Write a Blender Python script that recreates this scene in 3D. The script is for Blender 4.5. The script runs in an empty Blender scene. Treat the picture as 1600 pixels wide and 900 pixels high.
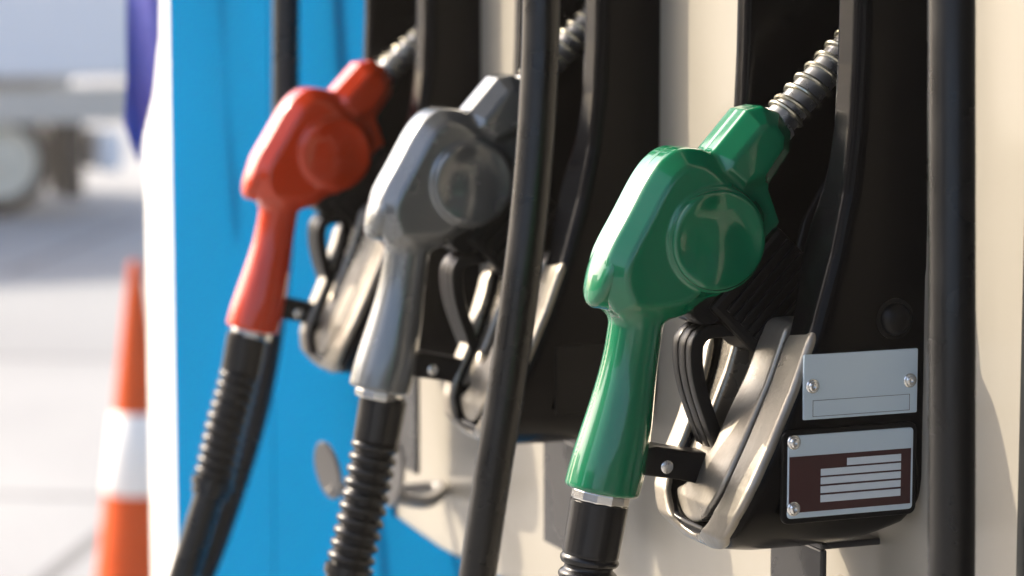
import bpy, bmesh, math, random
import numpy as np
from mathutils import Vector, Matrix
R_ = math.radians
random.seed(4)
scene = bpy.context.scene
col = scene.collection

# ------------------------------------------------------------------ camera
YAW, PITCH, FPX = R_(21.8), R_(7.2), 4400.0
CAM = np.array([0.0, 0.0, 1.62])
FWD = np.array([math.sin(YAW)*math.cos(PITCH), math.cos(YAW)*math.cos(PITCH), -math.sin(PITCH)])
RGT = np.array([math.cos(YAW), -math.sin(YAW), 0.0])
UPV = np.cross(RGT, FWD)
cd = bpy.data.cameras.new('camera'); cam = bpy.data.objects.new('camera', cd); col.objects.link(cam)
cam.location = CAM
cam.rotation_euler = Matrix((RGT, UPV, -FWD)).transposed().to_euler()
cd.sensor_width = 36.0; cd.lens = 36.0*FPX/1600.0
cd.clip_start = 0.05; cd.clip_end = 3000.0
cd.dof.use_dof = True; cd.dof.focus_distance = 1.565; cd.dof.aperture_fstop = 6.6
cd.dof.aperture_blades = 9
scene.camera = cam

# ------------------------------------------------------------------ sky, sun, exposure
SUN_EL, SUN_AZ = R_(34), R_(-42)        # azimuth measured from +Y towards +X
w = bpy.data.worlds.new('World'); scene.world = w; w.use_nodes = True
nt = w.node_tree; bg = nt.nodes['Background']
sky = nt.nodes.new('ShaderNodeTexSky'); sky.sky_type = 'NISHITA'; sky.sun_disc = False
sky.sun_elevation = SUN_EL; sky.sun_rotation = SUN_AZ; sky.dust_density = 4.0; sky.air_density = .75; sky.ozone_density = .6
nt.links.new(sky.outputs[0], bg.inputs[0]); bg.inputs[1].default_value = 0.15
sd = bpy.data.lights.new('sun', 'SUN'); sd.energy = 2.6; sd.angle = R_(0.5); sd.color = (1.0, 0.87, 0.69)
sun = bpy.data.objects.new('sun', sd); col.objects.link(sun)
sdir = Vector((math.sin(SUN_AZ)*math.cos(SUN_EL), math.cos(SUN_AZ)*math.cos(SUN_EL), math.sin(SUN_EL)))
sun.rotation_euler = sdir.to_track_quat('Z', 'Y').to_euler()
scene.view_settings.view_transform = 'Standard'; scene.view_settings.look = 'None'
scene.view_settings.exposure = 1.62; scene.view_settings.gamma = 1.0

HAZE, HAZE_G = .0035, .5

# ------------------------------------------------------------------ helpers
def ray(px, py): return FWD + RGT*(px-800)/FPX + UPV*(450-py)/FPX
def atY(px, py, Y): v = ray(px, py); return Vector(CAM + v*(Y-CAM[1])/v[1])
def atX(px, py, X): v = ray(px, py); return Vector(CAM + v*(X-CAM[0])/v[0])
def atZ(px, py, Z): v = ray(px, py); return Vector(CAM + v*(Z-CAM[2])/v[2])
def atD(px, py, D): return Vector(CAM + ray(px, py)*D)

def empty(name, label, cat, loc=(0,0,0), group=None):
    o = bpy.data.objects.new(name, None); col.objects.link(o); o.location = loc
    o.empty_display_size = .05
    return tag(o, label, cat, group)
def tag(o, label=None, cat=None, group=None, kind=None):
    if label: o['label'] = label
    if cat: o['category'] = cat
    if group: o['group'] = group
    if kind: o['kind'] = kind
    return o
def link(name, me, mat, parent=None, smooth=None):
    o = bpy.data.objects.new(name, me); col.objects.link(o)
    if mat is not None and len(me.materials) == 0: me.materials.append(mat)
    if parent is not None: o.parent = parent
    return o
def from_bm(name, bm, mat, parent=None, smooth=False, angle=35):
    bmesh.ops.recalc_face_normals(bm, faces=bm.faces)
    me = bpy.data.meshes.new(name); 
    for f in bm.faces: f.smooth = smooth
    if smooth:
        for e in bm.edges:
            if len(e.link_faces) == 2 and e.calc_face_angle(0) > R_(angle): e.smooth = False
    bm.to_mesh(me); bm.free()
    return link(name, me, mat, parent)
def box(bm, c, s, rot=None, bev=0.0, seg=2):
    t = bmesh.new(); bmesh.ops.create_cube(t, size=1.0)
    for v in t.verts: v.co = Vector((v.co.x*s[0], v.co.y*s[1], v.co.z*s[2]))
    if bev > 0: bmesh.ops.bevel(t, geom=list(t.edges), offset=bev, segments=seg, profile=.6, affect='EDGES')
    M = Matrix.Translation(c)
    if rot is not None: M = M @ rot.to_4x4()
    t.transform(M); merge(bm, t)
def merge(bm, t):
    me = bpy.data.meshes.new('tmp'); t.to_mesh(me); t.free(); bm.from_mesh(me); bpy.data.meshes.remove(me)
def frame(d):
    d = Vector(d).normalized(); a = Vector((0,0,1)) if abs(d.z) < .95 else Vector((1,0,0))
    x = a.cross(d).normalized(); y = d.cross(x); return Matrix((x, y, d)).transposed()
def lathe(bm, prof, c, axis, n=32, sx=1.0, sy=1.0, M=None):
    """prof: list of (radius, height along axis)"""
    M = M or frame(axis); rings = []
    for r, h in prof:
        if r < 1e-6: rings.append([bm.verts.new(Vector(c)+M@Vector((0,0,h)))]); continue
        rings.append([bm.verts.new(Vector(c)+M@Vector((r*sx*math.cos(2*math.pi*k/n), r*sy*math.sin(2*math.pi*k/n), h))) for k in range(n)])
    for A, B in zip(rings, rings[1:]):
        for k in range(n):
            q = [A[k % len(A)], A[(k+1) % len(A)], B[(k+1) % len(B)], B[k % len(B)]]
            u = []
            for v in q:
                if v not in u: u.append(v)
            if len(u) >= 3:
                try: bm.faces.new(u)
                except ValueError: pass
    for ring, fl in ((rings[0], True), (rings[-1], False)):
        if len(ring) > 2: bm.faces.new(ring[::-1] if fl else ring)
def spline(pts, step):
    P = [Vector(p) for p in pts]; P = [2*P[0]-P[1]] + P + [2*P[-1]-P[-2]]; out = []
    for i in range(1, len(P)-2):
        n = max(2, int((P[i+1]-P[i]).length/step))
        for k in range(n):
            t = k/n; a, b, c, d = P[i-1], P[i], P[i+1], P[i+2]
            out.append(.5*((2*b)+(c-a)*t+(2*a-5*b+4*c-d)*t*t+(3*b-a-3*c+d)*t**3))
    out.append(P[-2]); return out
def tube(bm, pts, rad, n=20, caps=True):
    """sweep a circle; rad is a number or a function of arc length"""
    s = 0; rings = []; N = len(pts); T = []
    for i in range(N): T.append((pts[min(i+1, N-1)]-pts[max(i-1, 0)]).normalized())
    x = frame(T[0]).col[0].copy()
    for i, p in enumerate(pts):
        if i: s += (p-pts[i-1]).length
        x = (x - T[i]*x.dot(T[i])).normalized(); y = T[i].cross(x)
        r = rad(s) if callable(rad) else rad
        rings.append([bm.verts.new(p + x*r*math.cos(2*math.pi*k/n) + y*r*math.sin(2*math.pi*k/n)) for k in range(n)])
    for A, B in zip(rings, rings[1:]):
        for k in range(n): bm.faces.new((A[k], A[(k+1) % n], B[(k+1) % n], B[k]))
    if caps: bm.faces.new(rings[0][::-1]); bm.faces.new(rings[-1])
def prism(bm, poly, axis, t0, t1, place):
    """poly of 2-D points extruded between t0 and t1; place(a, b, t) gives the point"""
    A = [bm.verts.new(place(a, b, t0)) for a, b in poly]; B = [bm.verts.new(place(a, b, t1)) for a, b in poly]
    n = len(poly); bm.faces.new(A); bm.faces.new(B[::-1])
    for i in range(n): bm.faces.new((A[i], A[(i+1) % n], B[(i+1) % n], B[i]))
def bevel_all(bm, off, seg=2, ang=25):
    bmesh.ops.recalc_face_normals(bm, faces=bm.faces)
    es = [e for e in bm.edges if len(e.link_faces) == 2 and e.calc_face_angle(0) > R_(ang)]
    bmesh.ops.bevel(bm, geom=es, offset=off, segments=seg, profile=.5, affect='EDGES', clamp_overlap=True)

# signed-distance modelling (millimetres), meshed with surface nets
def sd_poly(pts, x, z):
    pts = np.array(pts, dtype=np.float32); d = np.full(np.broadcast(x, z).shape, 1e9, np.float32); s = np.ones_like(d)
    n = len(pts)
    for i in range(n):
        a, b = pts[i], pts[i-1]; e = b-a; wx = x-a[0]; wz = z-a[1]
        t = np.clip((wx*e[0]+wz*e[1])/(e@e), 0, 1); bx = wx-e[0]*t; bz = wz-e[1]*t
        d = np.minimum(d, bx*bx+bz*bz)
        c1 = z >= a[1]; c2 = z < b[1]; c3 = e[0]*wz > e[1]*wx
        s = np.where((c1 & c2 & c3) | (~c1 & ~c2 & ~c3), -s, s)
    return s*np.sqrt(d)
def smin(a, b, k): h = np.maximum(k-np.abs(a-b), 0)/k; return np.minimum(a, b)-h*h*k*.25
def smax(a, b, k): return -smin(-a, -b, k)
def nets(f, lo, hi, h):
    ax = [np.arange(lo[i], hi[i]+h, h, dtype=np.float32) for i in range(3)]
    g = f(ax[0][:, None, None], ax[1][None, :, None], ax[2][None, None, :])
    g = np.ascontiguousarray(np.broadcast_to(g, tuple(len(a) for a in ax)))
    ins = g < 0; c = np.zeros(tuple(n-1 for n in g.shape), np.int8)
    for i in (0, 1):
        for j in (0, 1):
            for k in (0, 1): c += ins[i:g.shape[0]-1+i, j:g.shape[1]-1+j, k:g.shape[2]-1+k]
    act = (c > 0) & (c < 8); idx = np.full(act.shape, -1, np.int64); ii = np.argwhere(act); idx[act] = np.arange(len(ii))
    acc = np.zeros((len(ii), 3)); cnt = np.zeros(len(ii)); I, J, K = ii.T
    for axis in range(3):
        for p in (0, 1):
            for q in (0, 1):
                o = [0, 0, 0]; o[(axis+1) % 3] = p; o[(axis+2) % 3] = q; e = list(o); e[axis] = 1
                a = g[I+o[0], J+o[1], K+o[2]]; b = g[I+e[0], J+e[1], K+e[2]]; m = (a < 0) != (b < 0)
                t = np.where(m, a/np.where(m, a-b, 1), 0); v = np.tile(np.array(o, float), (len(ii), 1)); v[:, axis] = t
                acc[m] += v[m]; cnt[m] += 1
    V = np.array(lo)+(ii+acc/cnt[:, None])*h
    for _ in range(2):                                   # pull the vertices onto the exact surface
        P = V.T.astype(np.float32); e = .15*h; v0 = f(*P)
        gr = np.stack([f(P[0]+e*(i == 0), P[1]+e*(i == 1), P[2]+e*(i == 2))-f(P[0]-e*(i == 0), P[1]-e*(i == 1), P[2]-e*(i == 2)) for i in range(3)], 1)/(2*e)
        st = v0[:, None]*gr/np.maximum((gr*gr).sum(1), .2)[:, None]
        V = V-np.clip(st, -.6*h, .6*h)
    quads = []
    for axis in range(3):
        a = ins; sl0 = [slice(None)]*3; sl1 = [slice(None)]*3; sl0[axis] = slice(0, -1); sl1[axis] = slice(1, None)
        A = a[tuple(sl0)]; B = a[tuple(sl1)]; E = np.argwhere(A != B); u, v = (axis+1) % 3, (axis+2) % 3
        lim = act.shape; ok = (E[:, u] > 0) & (E[:, v] > 0) & (E[:, u] < lim[u]) & (E[:, v] < lim[v]); E = E[ok]
        fl = A[tuple(E.T)]; q = []
        for du, dv in ((1, 1), (0, 1), (0, 0), (1, 0)):
            s = E.copy(); s[:, u] -= du; s[:, v] -= dv; q.append(idx[tuple(s.T)])
        q = np.stack(q, 1); q[~fl] = q[~fl][:, ::-1]; quads.append(q)
    return V*.001, np.concatenate(quads)
def sdf_mesh(name, f, lo, hi, h):
    V, Q = nets(f, lo, hi, h); me = bpy.data.meshes.new(name)
    me.from_pydata(V.tolist(), [], Q.tolist()); me.polygons.foreach_set('use_smooth', [True]*len(me.polygons)); me.update()
    return me

# ------------------------------------------------------------------ materials
def mat(name, color, rough=.5, metal=0.0, coat=0.0, coat_rough=.05, spec=.5, noise=None, bump=None, rvar=None, aniso=None):
    """noise=(scale, amount, second colour), bump=(scale, strength, distance), rvar=(scale, amount)"""
    m = bpy.data.materials.new(name); m.use_nodes = True; t = m.node_tree; b = t.nodes['Principled BSDF']
    b.inputs['Base Color'].default_value = (*color, 1); b.inputs['Roughness'].default_value = rough
    b.inputs['Metallic'].default_value = metal; b.inputs['Coat Weight'].default_value = coat
    b.inputs['Coat Roughness'].default_value = coat_rough; b.inputs['Specular IOR Level'].default_value = spec
    tc = t.nodes.new('ShaderNodeTexCoord'); N = t.nodes.new; L = t.links.new
    def nz(scale, det=4, stretch=None):
        n = N('ShaderNodeTexNoise'); n.inputs['Scale'].default_value = scale; n.inputs['Detail'].default_value = det
        if stretch:
            mp = N('ShaderNodeMapping'); mp.inputs['Scale'].default_value = stretch; L(tc.outputs['Object'], mp.inputs[0]); L(mp.outputs[0], n.inputs['Vector'])
        else: L(tc.outputs['Object'], n.inputs['Vector'])
        return n
    if noise:
        n = nz(noise[0], 6, noise[3] if len(noise) > 3 else None); r = N('ShaderNodeValToRGB'); r.color_ramp.elements[0].position = .5-.5*noise[1]; r.color_ramp.elements[1].position = .5+.5*noise[1]
        r.color_ramp.elements[0].color = (*color, 1); r.color_ramp.elements[1].color = (*noise[2], 1)
        L(n.outputs[0], r.inputs[0]); L(r.outputs[0], b.inputs['Base Color'])
    if rvar:
        n = nz(rvar[0]); mr = N('ShaderNodeMapRange'); mr.inputs[3].default_value = max(0, rough-rvar[1]); mr.inputs[4].default_value = rough+rvar[1]
        mr.inputs[1].default_value = .3; mr.inputs[2].default_value = .7
        L(n.outputs[0], mr.inputs[0]); L(mr.outputs[0], b.inputs['Roughness'])
    if bump:
        prev = None
        for sc, st, di, *det in (bump if isinstance(bump, list) else [bump]):
            n = nz(sc, det[0] if det else 2); bp = N('ShaderNodeBump'); bp.inputs['Strength'].default_value = st; bp.inputs['Distance'].default_value = di
            L(n.outputs[0], bp.inputs['Height'])
            if prev: L(prev.outputs[0], bp.inputs['Normal'])
            prev = bp
        L(prev.outputs[0], b.inputs['Normal'])
        if coat: L(prev.outputs[0], b.inputs['Coat Normal'])
    return m
WAVE = [(22, .22, .005, 0), (900, .03, .0002)]
RIPPLE = [(31, .95, .012, 0), (900, .03, .0002)]
def vinyl(name, c, rough, coat, cr, spec):
    k = dict(metal=.6 if name == 'grey_vinyl' else 0, coat=coat, coat_rough=cr, spec=spec, rvar=(40, .05))
    return mat(name, c, rough, bump=WAVE, **k), mat(name+'_cap', c, rough, bump=RIPPLE, **k)
M_green = vinyl('green_vinyl', (.0003, .135, .058), .22, .8, .04, .3)
M_grey = vinyl('grey_vinyl', (.17, .178, .18), .25, .6, .04, .3)
M_red = vinyl('red_vinyl', (.46, .030, .0003), .22, .6, .04, .3)
M_shell = mat('black_shell_plastic', (.0014, .0016, .0024), .2, spec=.10, bump=[(1400, .08, .0002)], rvar=(9, .06))
M_black = mat('black_plastic', (.0035, .0035, .004), .34, spec=.2, bump=[(1200, .08, .0002)])
M_rubber = mat('black_rubber', (.006, .006, .006), .30, spec=.3, coat=.15, coat_rough=.15, bump=[(500, .06, .0003)], rvar=(30, .08))
M_sleeve = mat('black_sleeve_rubber', (.005, .005, .0055), .26, spec=.4, bump=[(700, .05, .0002)])
M_chrome = mat('bright_steel', (.72, .72, .70), .22, 1.0, rvar=(60, .08))
M_spout = mat('spout_aluminium', (.60, .60, .60), .30, .9, rvar=(90, .1), noise=(40, .6, (.36, .36, .36)))
M_coil = mat('spring_steel', (.42, .40, .32), .26, .9)
M_liner = mat('cast_aluminium_liner', (.32, .295, .25), .36, .65, noise=(22, .5, (.15, .135, .115)), bump=[(300, .25, .0006), (30, .3, .001)], rvar=(25, .12))
M_plate = mat('anodised_plate', (.56, .67, .74), .42, .3, noise=(14, .8, (.50, .61, .69)), rvar=(60, .06))
M_bar = mat('plate_print_silver', (.60, .68, .74), .45, .25)
M_maroon = mat('maroon_print', (.050, .012, .012), .42, noise=(20, .8, (.035, .010, .012)))
M_line = mat('thin_black_print', (.02, .02, .02), .5)
M_cream = mat('cream_paint', (.30, .282, .243), .34, noise=(14, .7, (.255, .238, .20), (1, 1, .12)), bump=[(5, .25, .004), (260, .05, .0003)], rvar=(6, .08), coat=.2, coat_rough=.1)
M_blue = mat('blue_paint', (.002, .085, .20), .5, spec=0, noise=(4, .9, (.002, .097, .235)), bump=[(4, .05, .004)])
M_white = mat('white_post_paint', (.80, .79, .76), .5, noise=(3, .8, (.74, .73, .70)))
M_dark_steel = mat('dark_painted_steel', (.03, .03, .032), .3, .2, rvar=(20, .1))
M_orange = mat('orange_cone_plastic', (.62, .078, .004), .5, spec=.2, noise=(8, .8, (.50, .062, .004)))
M_reflect = mat('white_reflective_band', (.82, .82, .80), .5)
M_truck = mat('truck_white_paint', (.86, .85, .83), .5)
M_chassis = mat('truck_chassis_paint', (.66, .60, .50), .6, noise=(3, .8, (.55, .50, .42)))
M_guide = mat('hose_guide_paint', (.24, .23, .22), .35, .4)
M_tyre = mat('tyre_rubber', (.022, .017, .013), .85)
M_rim = mat('wheel_rim_paint', (.74, .66, .50), .5)
M_flag = mat('blue_banner_cloth', (.10, .17, .55), .8, noise=(6, .5, (.17, .12, .45)))
M_flag2 = mat('red_banner_cloth', (.55, .10, .12), .8)

# ------------------------------------------------------------------ ground, island
def ground_mat():
    m = mat('concrete_ground', (.40, .40, .39), .75); t = m.node_tree; b = t.nodes['Principled BSDF']; N = t.nodes.new; L = t.links.new
    tc = N('ShaderNodeTexCoord'); n1 = N('ShaderNodeTexNoise'); n1.inputs['Scale'].default_value = .35; n1.inputs['Detail'].default_value = 8
    n2 = N('ShaderNodeTexNoise'); n2.inputs['Scale'].default_value = 30; n2.inputs['Detail'].default_value = 6
    L(tc.outputs['Object'], n1.inputs[0]); L(tc.outputs['Object'], n2.inputs[0])
    r = N('ShaderNodeValToRGB'); r.color_ramp.elements[0].position = .3; r.color_ramp.elements[1].position = .7
    r.color_ramp.elements[0].color = (.23, .235, .24, 1); r.color_ramp.elements[1].color = (.33, .335, .335, 1)
    mx = N('ShaderNodeMath'); mx.operation = 'MULTIPLY_ADD'; mx.inputs[1].default_value = .3; L(n2.outputs[0], mx.inputs[0]); L(n1.outputs[0], mx.inputs[2])
    sb = N('ShaderNodeMath'); sb.operation = 'SUBTRACT'; sb.inputs[1].default_value = .15; L(mx.outputs[0], sb.inputs[0])
    L(sb.outputs[0], r.inputs[0]); L(r.outputs[0], b.inputs['Base Color'])
    bk = N('ShaderNodeTexBrick'); bk.inputs['Scale'].default_value = 1.0; bk.inputs['Brick Width'].default_value = 4.0; bk.inputs['Row Height'].default_value = 2.6; bk.inputs['Mortar Size'].default_value = .03
    bk.inputs['Color1'].default_value = (1, 1, 1, 1); bk.inputs['Color2'].default_value = (.84, .85, .86, 1); bk.inputs['Mortar'].default_value = (.4, .4, .4, 1)
    mp = N('ShaderNodeMapping'); mp.inputs['Rotation'].default_value = (0, 0, .5); L(tc.outputs['Object'], mp.inputs[0]); L(mp.outputs[0], bk.inputs['Vector'])
    mu = N('ShaderNodeMix'); mu.data_type = 'RGBA'; mu.blend_type = 'MULTIPLY'; mu.inputs[0].default_value = 1; L(r.outputs[0], mu.inputs[6]); L(bk.outputs[0], mu.inputs[7]); L(mu.outputs[2], b.inputs['Base Color'])
    bp = N('ShaderNodeBump'); bp.inputs['Strength'].default_value = .3; bp.inputs['Distance'].default_value = .004; L(n2.outputs[0], bp.inputs['Height']); L(bp.outputs[0], b.inputs['Normal'])
    return m
bm = bmesh.new(); bmesh.ops.create_grid(bm, x_segments=1, y_segments=1, size=1200)
tag(from_bm('ground', bm, ground_mat()), kind='structure')
M_kerb = mat('kerb_concrete', (.36, .35, .33), .8, noise=(10, .8, (.28, .27, .26)))
bm = bmesh.new(); box(bm, (.95, 1.4, .07), (1.5, 4.6, .14), bev=.02)
tag(from_bm('pump_island', bm, M_kerb), kind='structure')

# ------------------------------------------------------------------ unseen canopy over the pumps, added to block the overhead sky
M_soffit = mat('sky_block_paint', (.16, .165, .17), .6, noise=(2, .8, (.13, .135, .14)))
can = empty('sky_block_canopy', 'unseen flat canopy on two square columns, added to block the sky above the dispenser', 'canopy', (1.0, -3.0, 0))
bm = bmesh.new(); box(bm, (2.4, -3.15, 4.95), (8.2, 11.7, .6), bev=.03); o = from_bm('sky_block_roof', bm, M_soffit); o.parent = can; o.matrix_parent_inverse = Matrix.Translation(can.location).inverted()
for yy in (-2.6, -7.8):
    bm = bmesh.new(); box(bm, (1.1, yy, 2.35), (.4, .4, 4.7), bev=.02); o = from_bm('column', bm, M_soffit); o.parent = can; o.matrix_parent_inverse = Matrix.Translation(can.location).inverted()

shop = empty('added_dark_shop', 'unseen low dark shop building with wide glass front, added to darken reflections in the nozzles', 'shop', (2.0, -15.0, 0))  # unseen dark building behind the camera, added to darken the nozzles' reflections
def spart(name, bm, m): o = from_bm(name, bm, m); o.parent = shop; o.matrix_parent_inverse = Matrix.Translation(shop.location).inverted(); return o
M_wall = mat('added_shop_wall_paint', (.10, .10, .11), .7, noise=(2, .8, (.08, .08, .085)))
M_glass = mat('shop_dark_glass', (.015, .017, .02), .08, spec=.5)
bm = bmesh.new(); box(bm, (2.0, -15.0, 1.6), (15.0, 4.0, 3.2)); spart('wall', bm, M_wall)
for k in range(6):
    bm = bmesh.new(); box(bm, (-4.2+2.45*k, -12.985, 1.75), (2.1, .03, 2.3)); wn = spart('window', bm, M_glass)
bm = bmesh.new(); box(bm, (2.0, -14.9, 3.3), (15.4, 4.4, .2), bev=.02); spart('roof', bm, M_wall)

# buildings across the road to the left (outside the frame; their dark outline shows in the glossy nozzles)
M_bw = mat('building_render', (.20, .185, .17), .8, noise=(.3, .8, (.16, .15, .14))); M_broof = mat('building_roof', (.10, .06, .05), .8)
for k, (bx, by, bw_, bh, lab) in enumerate(((-30, -8, 14, 7, 'low grey building with a red roof, leftmost across the road'), (-34, 8, 12, 12, 'tallest grey apartment building across the road'), (-31, 22, 11, 6, 'small grey house between taller buildings across the road'), (-36, 37, 16, 9.5, 'wide grey apartment building farthest along the road'))):
    b = empty('apartment_building', lab, 'building', (bx, by, 0), 'buildings across the road')
    bm = bmesh.new(); box(bm, (0, 0, bh/2), (10, bw_, bh)); from_bm('wall', bm, M_bw, b)
    bm = bmesh.new(); prism(bm, [(-5.4, bh), (5.4, bh), (0, bh+1.8)], None, -bw_/2-.3, bw_/2+.3, lambda p, q, t: Vector((p, t, q))); from_bm('roof', bm, M_broof, b)
    for fl in range(int(bh//3)):
        for c in range(int(bw_//3)):
            bm = bmesh.new(); box(bm, (5.0, -bw_/2+1.6+3*c, 1.7+3*fl), (.08, 1.3, 1.4)); from_bm('window', bm, M_glass, b)

# ------------------------------------------------------------------ dispenser
OX, OZ = .66, 1.32                        # where the arm's rivet sits on each nozzle
XF = .7871                                # front plane of the cladding
YN = [1.4314, 1.8136, 2.1460]             # planes of the green, grey and red nozzles
Y_END = 2.9574
disp = empty('fuel_dispenser', 'tall cream and blue fuel dispenser with black nozzle boots along its face', 'fuel dispenser', (XF+.3, 1.6, .14))
def dpart(name, bm, m, smooth=False, parent=disp, angle=35):
    o = from_bm(name, bm, m, None, smooth, angle); o.parent = parent
    o.matrix_parent_inverse = Matrix.Translation(parent.location).inverted(); return o
Y_BLUE = 2.235
bm = bmesh.new(); box(bm, (XF+.42, 1.45, 1.22), (.5, 3.0, 2.16)); dpart('cabinet', bm, M_dark_steel)
bm = bmesh.new(); TH = .03
gaps = [(y-.062, y+.060) for y in (YN[0], YN[1]-.030, YN[2]-.033)]; ys = [1.252]+[v for g in gaps for v in g]+[Y_END]
for a, b in zip(ys[0::2], ys[1::2]): box(bm, (XF+TH/2, (a+b)/2, 1.24), (TH, b-a, 2.2))
for a, b in gaps: box(bm, (XF+TH/2, (a+b)/2, (.14+OZ+.11)/2), (TH, b-a, OZ+.11-.14))
dpart('cladding', bm, M_cream)
bm = bmesh.new(); box(bm, (XF+TH/2+.002, .525, 1.24), (TH, 1.45, 2.2), bev=.003); dpart('end_panel', bm, M_dark_steel)
# blue sheets: two upright ones at the far end and the swoosh that runs along the bottom
P = lambda y, z, t: Vector((XF-t, y, z))
def sheet(name, poly, m, t=.003, bev=.001):
    bm = bmesh.new(); prism(bm, poly, None, -.0005, t, P); return dpart(name, bm, m)
sheet('blue_panel', [(2.585, .3), (2.585, 2.28), (Y_END-.002, 2.28), (Y_END-.002, .3)], M_blue)
sheet('blue_panel', [(Y_BLUE, 1.16), (Y_BLUE, 2.28), (2.582, 2.28), (2.582, .3), (Y_BLUE, .3)], M_blue)
sw = [(Y_BLUE-.001, 1.135)]
for px, py in ((620, 806), (650, 828), (690, 856), (725, 874), (790, 905), (860, 940), (960, 985)):
    p = atX(px, py, XF); sw.append((p.y, p.z))
sheet('blue_swoosh', sw+[(sw[-1][0], .3), (Y_BLUE-.001, .3)], M_blue, .004)
bm = bmesh.new(); box(bm, (XF+.22, 1.45, 2.44), (.75, 3.1, .28), bev=.02); dpart('header', bm, M_cream)

# black boots, one SDF mesh shared by all three (mm, origin at the rivet)
def half(wz):
    t = np.clip((150-wz)/150, 0, 1); t = t*t*(3-2*t); far = 75-38*t; return (far+80.5)/2, (far-80.5)/2
FRONT = [(83.5, 262), (83, 229), (81.5, 194), (77.4, 160), (70, 125), (59, 87), (46, 52), (32, 21), (20, -3), (14, -18)]
SIDE = [(83.5, 420)]+FRONT+[(12, -31), (19, -42), (38, -47.5), (68, -48), (103, -42), (124, -31), (131, -14), (131, 110), (238, 110), (238, 420)]
FLOOR = [(-200, 400), (226, 400), (226, 210), (160, 185), (122, 130), (98, 70), (76, 22), (46, -16), (20, -30), (-200, -60)]
def u_prof(y, wz, hw, yc, bottom, r):
    q = np.abs(y-yc)-hw+r; b = bottom-wz+r
    return np.sqrt(np.maximum(q, 0)**2+np.maximum(b, 0)**2)-r+np.minimum(np.maximum(q, b), 0)
def boot_sdf(x, y, z):
    hw, yc = half(z); d = smax(sd_poly(SIDE, x, z), u_prof(y, z, hw, yc, -46, 48), 9)
    d = smax(d, z-418, 8)
    dl = 12*np.exp(-((z-126)/32)**2); cut = smax(sd_poly(FLOOR, x, z), u_prof(y, z, hw-23.5-dl/2, yc+4+dl/2, -36, 36), 5)
    return smax(d, -cut, 5)
boot_me = sdf_mesh('nozzle_boot', boot_sdf, (-6, -90, -52), (244, 86, 424), 1.8)
def front_x(z): return np.interp(z, [f[1] for f in FRONT[::-1]], [f[0] for f in FRONT[::-1]])
def liner_sdf(x, y, z):
    hw, yc = half(z); s = sd_poly(SIDE, x, z)
    rim = smax(smax(np.abs(s+2.0)-3.2, u_prof(y, z, hw-.6, yc, -44, 47), 3.5), z-(88-.15*(y+80)), 12)
    rim = smax(rim, x-front_x(z)-6, 3)
    rim = smax(rim, -u_prof(y, z, hw-23.0, yc+4, -36.5, 36.5), 3)
    dep = -.5+.085*np.maximum(y+54, 0)-3*np.exp(-((y+22-.35*z)/16)**2)*np.clip((z+20)/40, 0, 1)
    pan = smax(u_prof(y, z, hw-24.5, yc+8.0, -31, 33), s+dep, 3)
    pan = smax(smax(pan, -(s+dep+20), 3), z-84, 6)
    slot = np.sqrt(np.maximum(np.abs(y+3)-6, 0)**2+np.maximum(np.abs(z-52)-36, 0)**2)-7
    drain = np.sqrt(((y-10)/2.6)**2+((z+12+.4*(y-10))/1.0)**2+0*x)-3.4
    pan = smax(pan, -slot, 5); pan = smax(pan, -drain, 2)
    return np.minimum(rim, pan)
liner_me = sdf_mesh('boot_liner', liner_sdf, (-10, -90, -52), (110, 70, 104), 1.3)
boots = []
YB = [YN[0], YN[1]-.030, YN[2]-.033]          # the two far boots sit a little nearer than their nozzles
for i, Y in enumerate(YB):
    b = link('nozzle_boot', boot_me, M_shell, disp); b.matrix_parent_inverse = Matrix.Translation(disp.location).inverted()
    b.location = (OX, Y, OZ); l = link('boot_liner', liner_me, M_liner, b); boots.append(b)
    # steel bracket under the boot
    bm = bmesh.new()
    box(bm, (.091, -.002, -.0895), (.004, .064, .079)); box(bm, (.110, -.002, -.048), (.042, .064, .004))
    bevel_all(bm, .0012)
    o = from_bm('support_bracket', bm, M_dark_steel, disp); o.matrix_parent_inverse = Matrix.Translation(disp.location).inverted(); o.location = (OX, Y, OZ)
# domed plug on the near boot's flank
YS = -.0805                                # flank of the boot, relative to the nozzle plane
bm = bmesh.new(); lathe(bm, [(.0092, -.001), (.0092, .0012), (.0085, .0035), (.006, .0055), (.003, .0064), (0, .0067)], (.1078, YS, .0884), (0, -1, 0), 32)
lathe(bm, [(.0115, -.001), (.0115, .0006), (.0098, .0008)], (.1078, YS, .0884), (0, -1, 0), 32)
from_bm('plug', bm, M_black, boots[0], True)
# plates on the near boot (children of the dispenser so that their pieces stay sub-parts)
def rounded(x0, z0, x1, z1, r, n=5):
    pts = []
    for cx, cz, a0 in ((x1-r, z1-r, 0), (x0+r, z1-r, 90), (x0+r, z0+r, 180), (x1-r, z0+r, 270)):
        for k in range(n+1): a = R_(a0+90*k/n); pts.append((cx+r*math.cos(a), cz+r*math.sin(a)))
    return pts
PL = lambda a, b, t: Vector((a, YS-t, b))
def plate_piece(name, polys, m, t0, t1, parent, local=False, bev=0):
    bm = bmesh.new()
    for p in polys: prism(bm, [(x*.001, z*.001) for x, z in p], None, t0, t1, PL)
    if bev: bevel_all(bm, bev, 2)
    else: bmesh.ops.recalc_face_normals(bm, faces=bm.faces)
    o = from_bm(name, bm, m, parent)
    if parent is disp: o.matrix_parent_inverse = Matrix.Translation(disp.location).inverted(); o.location = (OX, YN[0], OZ)
    return o
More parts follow.
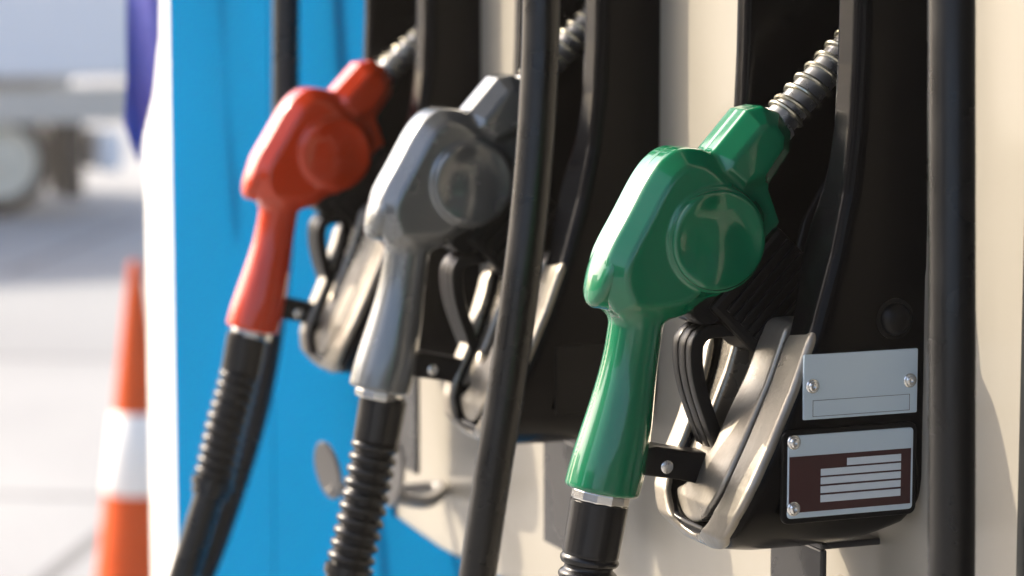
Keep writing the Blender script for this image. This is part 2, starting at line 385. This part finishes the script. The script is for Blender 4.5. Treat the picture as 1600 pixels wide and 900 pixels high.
def rivet(parent, u, z, t):
    bm = bmesh.new(); c = (u*.001, YS-t, z*.001)
    lathe(bm, [(.0041, -.0003), (.0041, .0004), (.0035, .0009), (.0029, .0010), (.0029, .0016), (.0024, .0021), (.0013, .0022), (.0012, .0006), (0, .0005)], c, (0, -1, 0), 24)
    from_bm('rivet', bm, M_chrome, parent, True, 50)
R4 = lambda a, b, c, d: [(a, b), (c, b), (c, d), (a, d)]
p1 = plate_piece('blank_plate', [rounded(51.3, 35.4, 122.2, 71.4, .8)], M_plate, -.0005, .0012, disp, bev=.0003)
rivet(p1, 56.7, 54.0, .0012); rivet(p1, 117.3, 53.6, .0012)
lw = .25
plate_piece('printed_outline', [R4(57.2, 45.8, 117.2, 45.8+lw), R4(57.2, 37.2-lw, 117.2, 37.2), R4(57.2-lw, 37.2-lw, 57.2, 45.8+lw), R4(117.2, 37.2-lw, 117.2+lw, 45.8+lw)], M_line, .0011, .00128, p1)
plate_piece('plate_bezel', [rounded(38.4, -21.8, 122.3, 30.2, 4.5)], M_black, -.001, .0016, disp, bev=.0007)
p2 = plate_piece('rating_plate', [rounded(41.6, -18.6, 119.4, 27.4, 2.2)], M_plate, .0012, .0026, disp, bev=.0003)
rivet(p2, 45.0, 23.8, .0026); rivet(p2, 45.2, -13.0, .0026)
plate_piece('maroon_field', [R4(42.3, -15.4, 118.0, 15.8)], M_maroon, .0025, .00275, p2)
for (a, b, c, d) in ((77.8, 9.0, 111.6, 13.0), (61.6, 4.2, 111.6, 8.0), (61.6, -.6, 111.6, 3.2), (61.6, -5.5, 111.6, -1.7), (61.6, -10.6, 111.6, -6.6)):
    plate_piece('white_bar', [R4(a, b, c, d)], M_bar, .0026, .0030, p2)
# blank cover on the grey nozzle's boot
bm = bmesh.new(); prism(bm, [(x*.001, z*.001) for x, z in rounded(52, -18, 118, 28, 2)], None, -.0005, .0013, PL); bevel_all(bm, .0004)
from_bm('blank_cover', bm, M_black, boots[1]); 
# hose guide: bent steel horseshoe on the face below the red and grey nozzles
bm = bmesh.new()
def flap(px, py, D, rw, rh, tilt):
    c = atD(px, py, D); M = Matrix((Vector(RGT), Vector(UPV), Vector(-FWD))).transposed().to_3x3() @ Matrix.Rotation(R_(tilt), 3, 'Z') @ Matrix.Rotation(R_(-38), 3, 'Y')
    lathe(bm, [(.001, -.0022), (1, -.0022), (1.04, 0), (1, .0022), (.001, .0022)], c, None, 28, M=M @ Matrix.Diagonal((rw, rh, 1)))
    return c
c1 = flap(513, 735, 2.28, .0115, .0235, 14); c2 = flap(612, 738, 2.24, .012, .027, -3)
b1 = c1+Vector((.05, .03, -.02)); b2 = c2+Vector((.05, -.01, -.02))
tube(bm, spline([c1+Vector((0, 0, -.012)), c1+Vector((.03, .0, -.022)), (b1+b2)/2+Vector((.02, 0, 0)), c2+Vector((.03, 0, -.026)), c2+Vector((0, 0, -.02))], .006), .0055, 12)
tube(bm, [(b1+b2)/2+Vector((.02, 0, 0)), Vector((XF, (b1.y+b2.y)/2, (b1.z+b2.z)/2))], .006, 12)
dpart('hose_guide', bm, M_guide, True, angle=50)

# white end post
bm = bmesh.new(); box(bm, (XF+.107, 3.0145, 1.24), (.216, .113, 2.2), bev=.003)
o = from_bm('end_post', bm, M_white); tag(o, 'white upright post at the far end of the blue dispenser panel', 'post')

# ------------------------------------------------------------------ nozzles
BODY = [(2, 179), (12, 181.5), (29, 178.5), (48, 160), (60, 150), (64, 137), (50, 98), (34, 94), (26, 95), (15, 87), (5, 84), (-27, 85), (-35, 97), (-38, 109), (-36, 121), (-31, 131), (-23, 144), (-9, 169)]
NECK = [(29, 178), (50, 201), (60, 203), (71, 199), (79, 188), (78, 176), (64, 157), (45, 150), (25, 165)]
WING = [(50, 160), (64, 158), (72, 137), (63, 119), (46, 98), (30, 110)]
def chaikin(p, n=2):
    for _ in range(n):
        q = []
        for i in range(len(p)):
            a, b = p[i], p[(i+1) % len(p)]; q += [(.75*a[0]+.25*b[0], .75*a[1]+.25*b[1]), (.25*a[0]+.75*b[0], .25*a[1]+.75*b[1])]
        p = q
    return p
BODY = chaikin(BODY, 3)
A0, A1 = np.array([-10., 98.]), np.array([-33.2, -13.])
def cham(d2, e, c, k): return smax(smax(d2, e, k), (d2+e+c)*.70711, k)
def handle_sdf(x, y, z):
    ax = A1-A0; L = float(np.hypot(*ax)); ax = ax/L; t = (x-A0[0])*ax[0]+(z-A0[1])*ax[1]
    n = (x-A0[0])*ax[1]-(z-A0[1])*ax[0]+2.2*np.sin(np.clip(t/L, 0, 1)*math.pi)
    q = np.clip((t-27)/78, 0, 1); r = 15.5+6.0*q*q*(3-2*q)
    d = np.sqrt(n*n+(y*1.0)**2)-r
    return smax(smax(d, t-L, 3), -t-6, 3)
DC = (26.9, 129.5)
def cover_sdf(x, y, z):
    ay = np.abs(y)
    body = cham(sd_poly(BODY, x, z), ay-22, 10, 2.0)
    neck = cham(sd_poly(NECK, x, z), ay-20.5, 10, 1.6)
    wing = smax(sd_poly(WING, x, z), ay-13, 4)
    d = smin(body, neck, 3.0); d = smin(d, wing, 2.5)
    boss = smax(np.sqrt((x-DC[0])**2+(z-DC[1])**2)-30.0, ay-24.3, 1.5); d = smin(d, boss, 2)
    d = smin(d, handle_sdf(x, y, z), 6)
    d = d+.45*np.exp(-(y/.8)**2)                        # mould parting line
    rr = np.sqrt((x-DC[0])**2+(z-DC[1])**2); gr = np.sqrt((rr-29.2)**2+(ay-25)**2)-1.5
    d = smax(d, -gr, .8)
    return d
cover_me = sdf_mesh('vinyl_cover', cover_sdf, (-62, -30, -22), (88, 30, 210), .85)
nozzle_specs = [
    dict(y=YN[0], m=M_green, name='green_fuel_nozzle', rot=0, off=(0, 0, 0), word='glossy green', where='nearest, in sharp focus on the boot with two metal plates'),
    dict(y=YN[1], m=M_grey, name='grey_fuel_nozzle', rot=0, off=(0, 0, 0), word='grey', where='hanging in the middle boot behind a black hose'),
    dict(y=YN[2], m=M_red, name='red_fuel_nozzle', rot=1.5, off=(.008, 0, -.003), word='red', where='hanging farthest away in front of the blue panel')]
def mk(fn):
    bm = bmesh.new(); fn(bm); return bm
def loft_strip(bm, pts, half_t, y0, y1):
    """flat strip along pts (u,w in m), thickness 2*half_t in plane, between y0 and y1"""
    P = spline([(a, 0, b) for a, b in pts], .003); out = []; inn = []
    for i, p in enumerate(P):
        t = (P[min(i+1, len(P)-1)]-P[max(i-1, 0)]).normalized(); n = Vector((-t.z, 0, t.x))*half_t; out.append(p+n); inn.append(p-n)
    R = [[bm.verts.new(Vector((q.x, yy, q.z))) for q in (o, o2) for yy in (y0, y1)] for o, o2 in zip(out, inn)]
    for A, B in zip(R, R[1:]):
        for a, b in ((0, 1), (1, 3), (3, 2), (2, 0)): bm.faces.new((A[a], A[b], B[b], B[a]))
    for A in (R[0], R[-1]): bm.faces.new((A[0], A[1], A[3], A[2]))
parts = []                                  # (name, mesh, material or None for the cover colour, parent part)
def keep(name, bm, m, smooth=True, angle=40, up=None, bev=0):
    if bev: bevel_all(bm, bev)
    o = from_bm(name, bm, m, None, smooth, angle); me = o.data; bpy.data.objects.remove(o); parts.append((name, me, m, up))
parts.append(('vinyl_cover', cover_me, None, None))
# round side caps
for s in (-1, 1):
    bm = bmesh.new(); lathe(bm, [(.0284, -.003), (.0284, .0010), (.0279, .0021), (.0268, .0028), (.0252, .0030), (.0225, .0029), (.016, .0026), (.008, .0024), (0, .0023)], (DC[0]*.001, s*.0242, DC[1]*.001), (0, s, 0), 64)
    keep('side_cap', bm, None, angle=60)
# oval cap at the back of the head
bm = bmesh.new(); axd = Vector((-1, 0, .40)).normalized(); Mx = Matrix((Vector((0, 1, 0)), axd.cross(Vector((0, 1, 0))), axd)).transposed()
lathe(bm, [(.93, -.012), (.98, -.0035), (1.0, -.0012), (1.0, .0004), (.97, .0024), (.88, .0044), (.68, .0062), (.4, .0075), (.2, .0080), (0, .0081)], (-.0305, 0, .1150), None, 48, M=Mx @ Matrix.Diagonal((.0165, .0245, 1)))
keep('end_cap', bm, None, angle=60)
# spout, coil
sp0 = Vector((.0643, 0, .1818)); sdr = Vector((.729, 0, .684)).normalized()
bm = bmesh.new(); lathe(bm, [(.0118, -.01), (.0118, .016), (.0095, .0165), (.0095, .130), (.0085, .132), (.0075, .132), (.0075, .09), (0, .09)], sp0, sdr, 40); keep('spout', bm, M_spout, angle=30)
bm = bmesh.new(); Ms = frame(sdr); pts = []
for k in range(0, 9*26):
    a = 2*math.pi*k/26; turn = k/26; h = .021+(.0035*turn if turn < 1 else .0035+.0088*(turn-1)); pts.append(sp0+Ms @ Vector((.0106*math.cos(a), .0106*math.sin(a), h)))
tube(bm, pts, .0014, 8); keep('spring_coil', bm, M_coil, up='spout')
# ribbed black lower housing
bm = bmesh.new(); ang = R_(46); Mr = Matrix(((math.cos(ang), 0, -math.sin(ang)), (0, 1, 0), (math.sin(ang), 0, math.cos(ang))))
box(bm, (.061, -.001, .099), (.062, .034, .040), Mr, .003)
for k in range(6):
    c = Vector((.061, -.001, .099))+Mr @ Vector((.002, 0, -.0185+k*.0058)); box(bm, c, (.054, .0385, .0028), Mr, .0007)
keep('ribbed_housing', bm, M_black, False)
bm = bmesh.new(); lathe(bm, [(.0095, -.014), (.0108, -.012), (.0108, .012), (.0095, .014)], (.026, 0, .0905), (0, 1, 0), 24); box(bm, (.033, 0, .0935), (.024, .02, .018), Mr, .003); keep('pivot_block', bm, M_black)
# trigger guard: three ribs joined by webs
LOOP = [(.070, .074), (.054, .0768), (.036, .0766), (.0262, .0756), (.0205, .070), (.0200, .058), (.0226, .044), (.0284, .027), (.0350, .011), (.042, -.004), (.046, -.010)]
bm = bmesh.new()
for y0, y1 in ((-.0130, -.0055), (-.0042, .0042), (.0055, .0130)): loft_strip(bm, LOOP, .0038, y0, y1)
loft_strip(bm, LOOP, .0032, -.0126, .0126)
for q in (5,): box(bm, (LOOP[q][0], 0, LOOP[q][1]), (.0062, .0235, .0052), None, .001)
keep('trigger_guard', bm, M_black, bev=.0007)
bm = bmesh.new(); prism(bm, [(-.012, .012), (-.004, .0128), (.020, .0075), (.044, .004), (.047, -.004), (.044, -.0135), (.036, -.0145), (.010, -.0075), (-.012, -.0035)], None, -.0115, .0105, lambda a, b, t: Vector((a, t, b)))
bevel_all(bm, .0018, 3); keep('guard_arm', bm, M_black)
bm = bmesh.new(); lathe(bm, [(.0038, -.001), (.0038, .0006), (.0032, .0010), (0, .0011)], (.002, -.0115, .0006), (0, -1, 0), 24); keep('rivet', bm, M_chrome, up='guard_arm')
# bright ferrule
fdir = Vector((A1[0]-A0[0], 0, A1[1]-A0[1])).normalized(); f0 = Vector((A1[0]*.001, 0, A1[1]*.001))
bm = bmesh.new(); lathe(bm, [(.0155, -.004), (.0164, 0), (.0166, .001), (.0166, .0050), (.0162, .0058), (.015, .006)], f0, fdir, 12); keep('ferrule', bm, M_chrome, False)

hose_px = {0: [(938, 778), (930, 825), (921, 876), (915, 925), (905, 985), (890, 1080), (872, 1190), (856, 1290)],
           1: [(600, 618), (589, 680), (570, 780), (549, 872), (538, 925), (528, 985), (516, 1060)],
           2: [(388, 520), (374, 590), (352, 670), (333, 752), (300, 860), (272, 950), (248, 1030)]}
hang = {0: [(1480, 1020, 1.44), (1486, 900, 1.42), (1487, 600, 1.41), (1487, 300, 1.41), (1487, 0, 1.41), (1488, -500, 1.41), (1489, -1100, 1.43)],
        1: [(728, 1020, 1.80), (746, 900, 1.79), (768, 750, 1.78), (792, 600, 1.775), (813, 450, 1.77), (830, 300, 1.77), (841, 150, 1.77), (846, 0, 1.77), (848, -300, 1.77), (850, -1000, 1.80)],
        2: [(270, 980, 2.42), (318, 890, 2.45), (368, 750, 2.48), (402, 630, 2.49), (425, 500, 2.5), (440, 350, 2.5), (446, 180, 2.5), (447, 0, 2.5), (448, -300, 2.5), (449, -800, 2.52)]}
hose_lab = ['black fuel hose hanging upright at the right, running down to the green nozzle', 'black fuel hose crossing in front of the grey nozzle in the middle', 'black fuel hose behind the red nozzle against the blue panel']
def sleeve_r(s):
    if s < .002: return .0150
    if s < .0325: return .0168 - .0006*s/.03
    if s < .120:
        ph = (s-.0325) % .0088/.0088; return .0142+.0027*math.sin(math.pi*min(1, ph/.72))**.6 if ph < .72 else .0139
    if s < .128: return .0172
    return .0150
for i, sp in enumerate(nozzle_specs):
    root = empty(sp['name'], f"{sp['word']} fuel nozzle {sp['where']}", 'fuel nozzle', (OX+sp['off'][0], sp['y'], OZ+sp['off'][2]), 'fuel nozzles hanging in the dispenser boots')
    root.rotation_euler = (0, R_(sp['rot']), 0); made = {}
    for name, me, m, up in parts:
        o = link(name, me, None, made[up] if up else root); made.setdefault(name, o)
        if len(me.materials) == 0: me.materials.append(m or M_green[0])
        if m is None: o.material_slots[0].link = 'OBJECT'; o.material_slots[0].material = sp['m'][1 if name == 'side_cap' else 0]
    # ribbed bend-protection sleeve and hose, following the photographed sag
    Y = sp['y']; path = spline([atY(px, py, Y) for px, py in hose_px[i]], .0009)
    L = 0; k = 0
    while k < len(path)-1 and L < .134: L += (path[k+1]-path[k]).length; k += 1
    bm = bmesh.new(); tube(bm, path[:k+1], sleeve_r, 28)
    o = from_bm('hose_sleeve', bm, M_sleeve, None, True, 50); o.parent = root
    bpy.context.view_layer.update(); o.matrix_parent_inverse = root.matrix_world.inverted()
    hp = [path[j] for j in range(k-12, len(path), 14)]; a = hp[-1]; dr = (hp[-1]-hp[-2]).normalized()
    h = [atD(*q) for q in hang[i]]; b = h[0]; dh = (h[0]-h[1]).normalized()
    drop = .28; lo = min(a.z, b.z)-drop
    mid = [a+dr*.10, Vector((a.x*.8+b.x*.2, a.y*.8+b.y*.2, lo+.04))+dr*.06, Vector(((a.x+b.x)/2, (a.y+b.y)/2, lo))+dr*.06, Vector((a.x*.2+b.x*.8, a.y*.2+b.y*.8, lo+.04))+dh*.06, b+dh*.09]
    hp2 = spline([hp[0], hp[len(hp)//2], a]+mid+h, .012)
    bm = bmesh.new(); tube(bm, hp2, .0120, 24)
    tag(from_bm('fuel_hose', bm, M_rubber, None, True, 60), hose_lab[i], 'fuel hose', 'hoses hanging from the dispenser')

# ------------------------------------------------------------------ forecourt behind
tip = atZ(211, 408, .9); cone_at = Vector((tip.x, tip.y, 0))
cone = empty('traffic_cone', 'orange traffic cone with a white band standing on the forecourt behind the white post', 'traffic cone', cone_at)
H = .9; rr = lambda z: .013+.122*(H-z)
bm = bmesh.new(); lathe(bm, [(rr(.03), .03)]+[(rr(z), z) for z in (.15, .3, .45, .6, .75, .87)]+[(rr(H), H-.004), (rr(H)-.005, H), (rr(H)-.008, H-.01), (0, H-.03)], (0, 0, 0), (0, 0, 1), 40)
from_bm('cone_body', bm, M_orange, cone, True, 50)
bm = bmesh.new(); lathe(bm, [(rr(.385)+.001, .385), (rr(.385)+.0035, .388), (rr(.565)+.0035, .562), (rr(.565)+.001, .565)], (0, 0, 0), (0, 0, 1), 40); from_bm('reflective_band', bm, M_reflect, cone, True, 50)
bm = bmesh.new(); box(bm, (0, 0, .016), (.36, .36, .03), bev=.008); from_bm('cone_base', bm, M_orange, cone)

# flat-bed truck
wp = atZ(2, 340, 0.0); ax = Vector((-1.0, -.05, 0)).normalized(); ay = Vector((.05, -1.0, 0)).normalized()   # length axis, towards us
truck = empty('parked_truck', 'white truck with pale chassis parked across the bright forecourt', 'truck', wp)
truck.rotation_euler = (0, 0, math.atan2(ax.y, ax.x))
def tpart(name, bm, m, smooth=False, up=truck): return from_bm(name, bm, m, up, smooth)
bm = bmesh.new(); box(bm, (2.2, -.9, 1.72), (6.2, 2.1, 1.85), bev=.04); tpart('cargo_body', bm, M_truck)
bm = bmesh.new(); box(bm, (2.2, .05, .64), (6.0, .12, .20), bev=.01); box(bm, (2.2, -1.4, .64), (6.0, .12, .20), bev=.01); tpart('chassis_rail', bm, M_chassis)
for xx in (0, 3.2):
    for yy in (-.12, -1.75):
        bm = bmesh.new(); lathe(bm, [(.17, -.13), (.28, -.13), (.315, -.09), (.32, 0), (.315, .09), (.28, .13), (.17, .13)], (xx, yy, .32), (0, 1, 0), 40); t = tpart('wheel', bm, M_tyre, True)
        bm = bmesh.new(); lathe(bm, [(.215, -.1), (.215, .135), (.20, .15), (.185, .142), (.10, .132), (.06, .152), (0, .155)], (xx, yy, .32), (0, 1, 0), 32); tpart('wheel_rim', bm, M_rim, True, t)
bm = bmesh.new(); box(bm, (-.62, -.8, .36), (.14, 1.9, .22), bev=.03); box(bm, (-.66, -.8, .60), (.05, 1.6, .16), bev=.02); tpart('rear_bumper', bm, M_truck)
bm = bmesh.new(); box(bm, (-.42, -.12, .36), (.10, .40, .52), bev=.01); tpart('mud_flap_shade', bm, M_tyre)  # flap made thick and dark to stand in for shade beside the wheel
bm = bmesh.new(); box(bm, (5.9, -.9, 1.25), (1.3, 2.0, 1.7), bev=.12); tpart('cab', bm, M_truck)

# banner hanging under the header, in front of the post
D = 2.86; top = 2.30
outl = [(206, -200), (247, -200), (246, 60), (240, 150), (232, 200), (217, 258), (203, 228), (190, 190), (197, 110)]
pts = [atD(px, py, D) for px, py in outl]; pts = [Vector((pts[0].x, pts[0].y, top)), Vector((pts[1].x, pts[1].y, top))]+pts[1:]+pts[:1]
bm = bmesh.new(); bm.faces.new([bm.verts.new(p) for p in pts])
bmesh.ops.triangulate(bm, faces=bm.faces[:]); bmesh.ops.subdivide_edges(bm, edges=bm.edges[:], cuts=4, use_grid_fill=True)
for v in bm.verts: v.co += Vector((0, .008*math.sin(v.co.x*160+v.co.z*9), 0))
bmesh.ops.solidify(bm, geom=bm.faces[:], thickness=.002)
bnr = empty('hanging_banner', 'blue pointed banner hanging in front of the white post', 'banner', pts[0])
o = from_bm('banner_cloth', bm, M_flag, None, True); o.parent = bnr; o.matrix_parent_inverse = Matrix.Translation(bnr.location).inverted()
bm = bmesh.new(); tube(bm, [Vector((pts[0].x-.01, pts[0].y, top-.004)), Vector((pts[1].x+.01, pts[1].y, top-.004))], .005, 10)
o = from_bm('banner_rod', bm, M_rim, None, True); o.parent = bnr; o.matrix_parent_inverse = Matrix.Translation(bnr.location).inverted()

# ------------------------------------------------------------------ hazy air
bm = bmesh.new(); bmesh.ops.create_cube(bm, size=1.0)
for v in bm.verts: v.co = Vector((v.co.x*2420, v.co.y*2420, (v.co.z+.5)*6.6-1.0))
hm = bpy.data.materials.new('haze_air'); hm.use_nodes = True; ht = hm.node_tree; ht.nodes.remove(ht.nodes['Principled BSDF'])
pv = ht.nodes.new('ShaderNodeVolumePrincipled'); pv.inputs['Color'].default_value = (1, .93, .84, 1); pv.inputs['Density'].default_value = HAZE; pv.inputs['Anisotropy'].default_value = HAZE_G
ht.links.new(pv.outputs[0], ht.nodes['Material Output'].inputs['Volume'])
tag(from_bm('haze', bm, hm), kind='stuff')
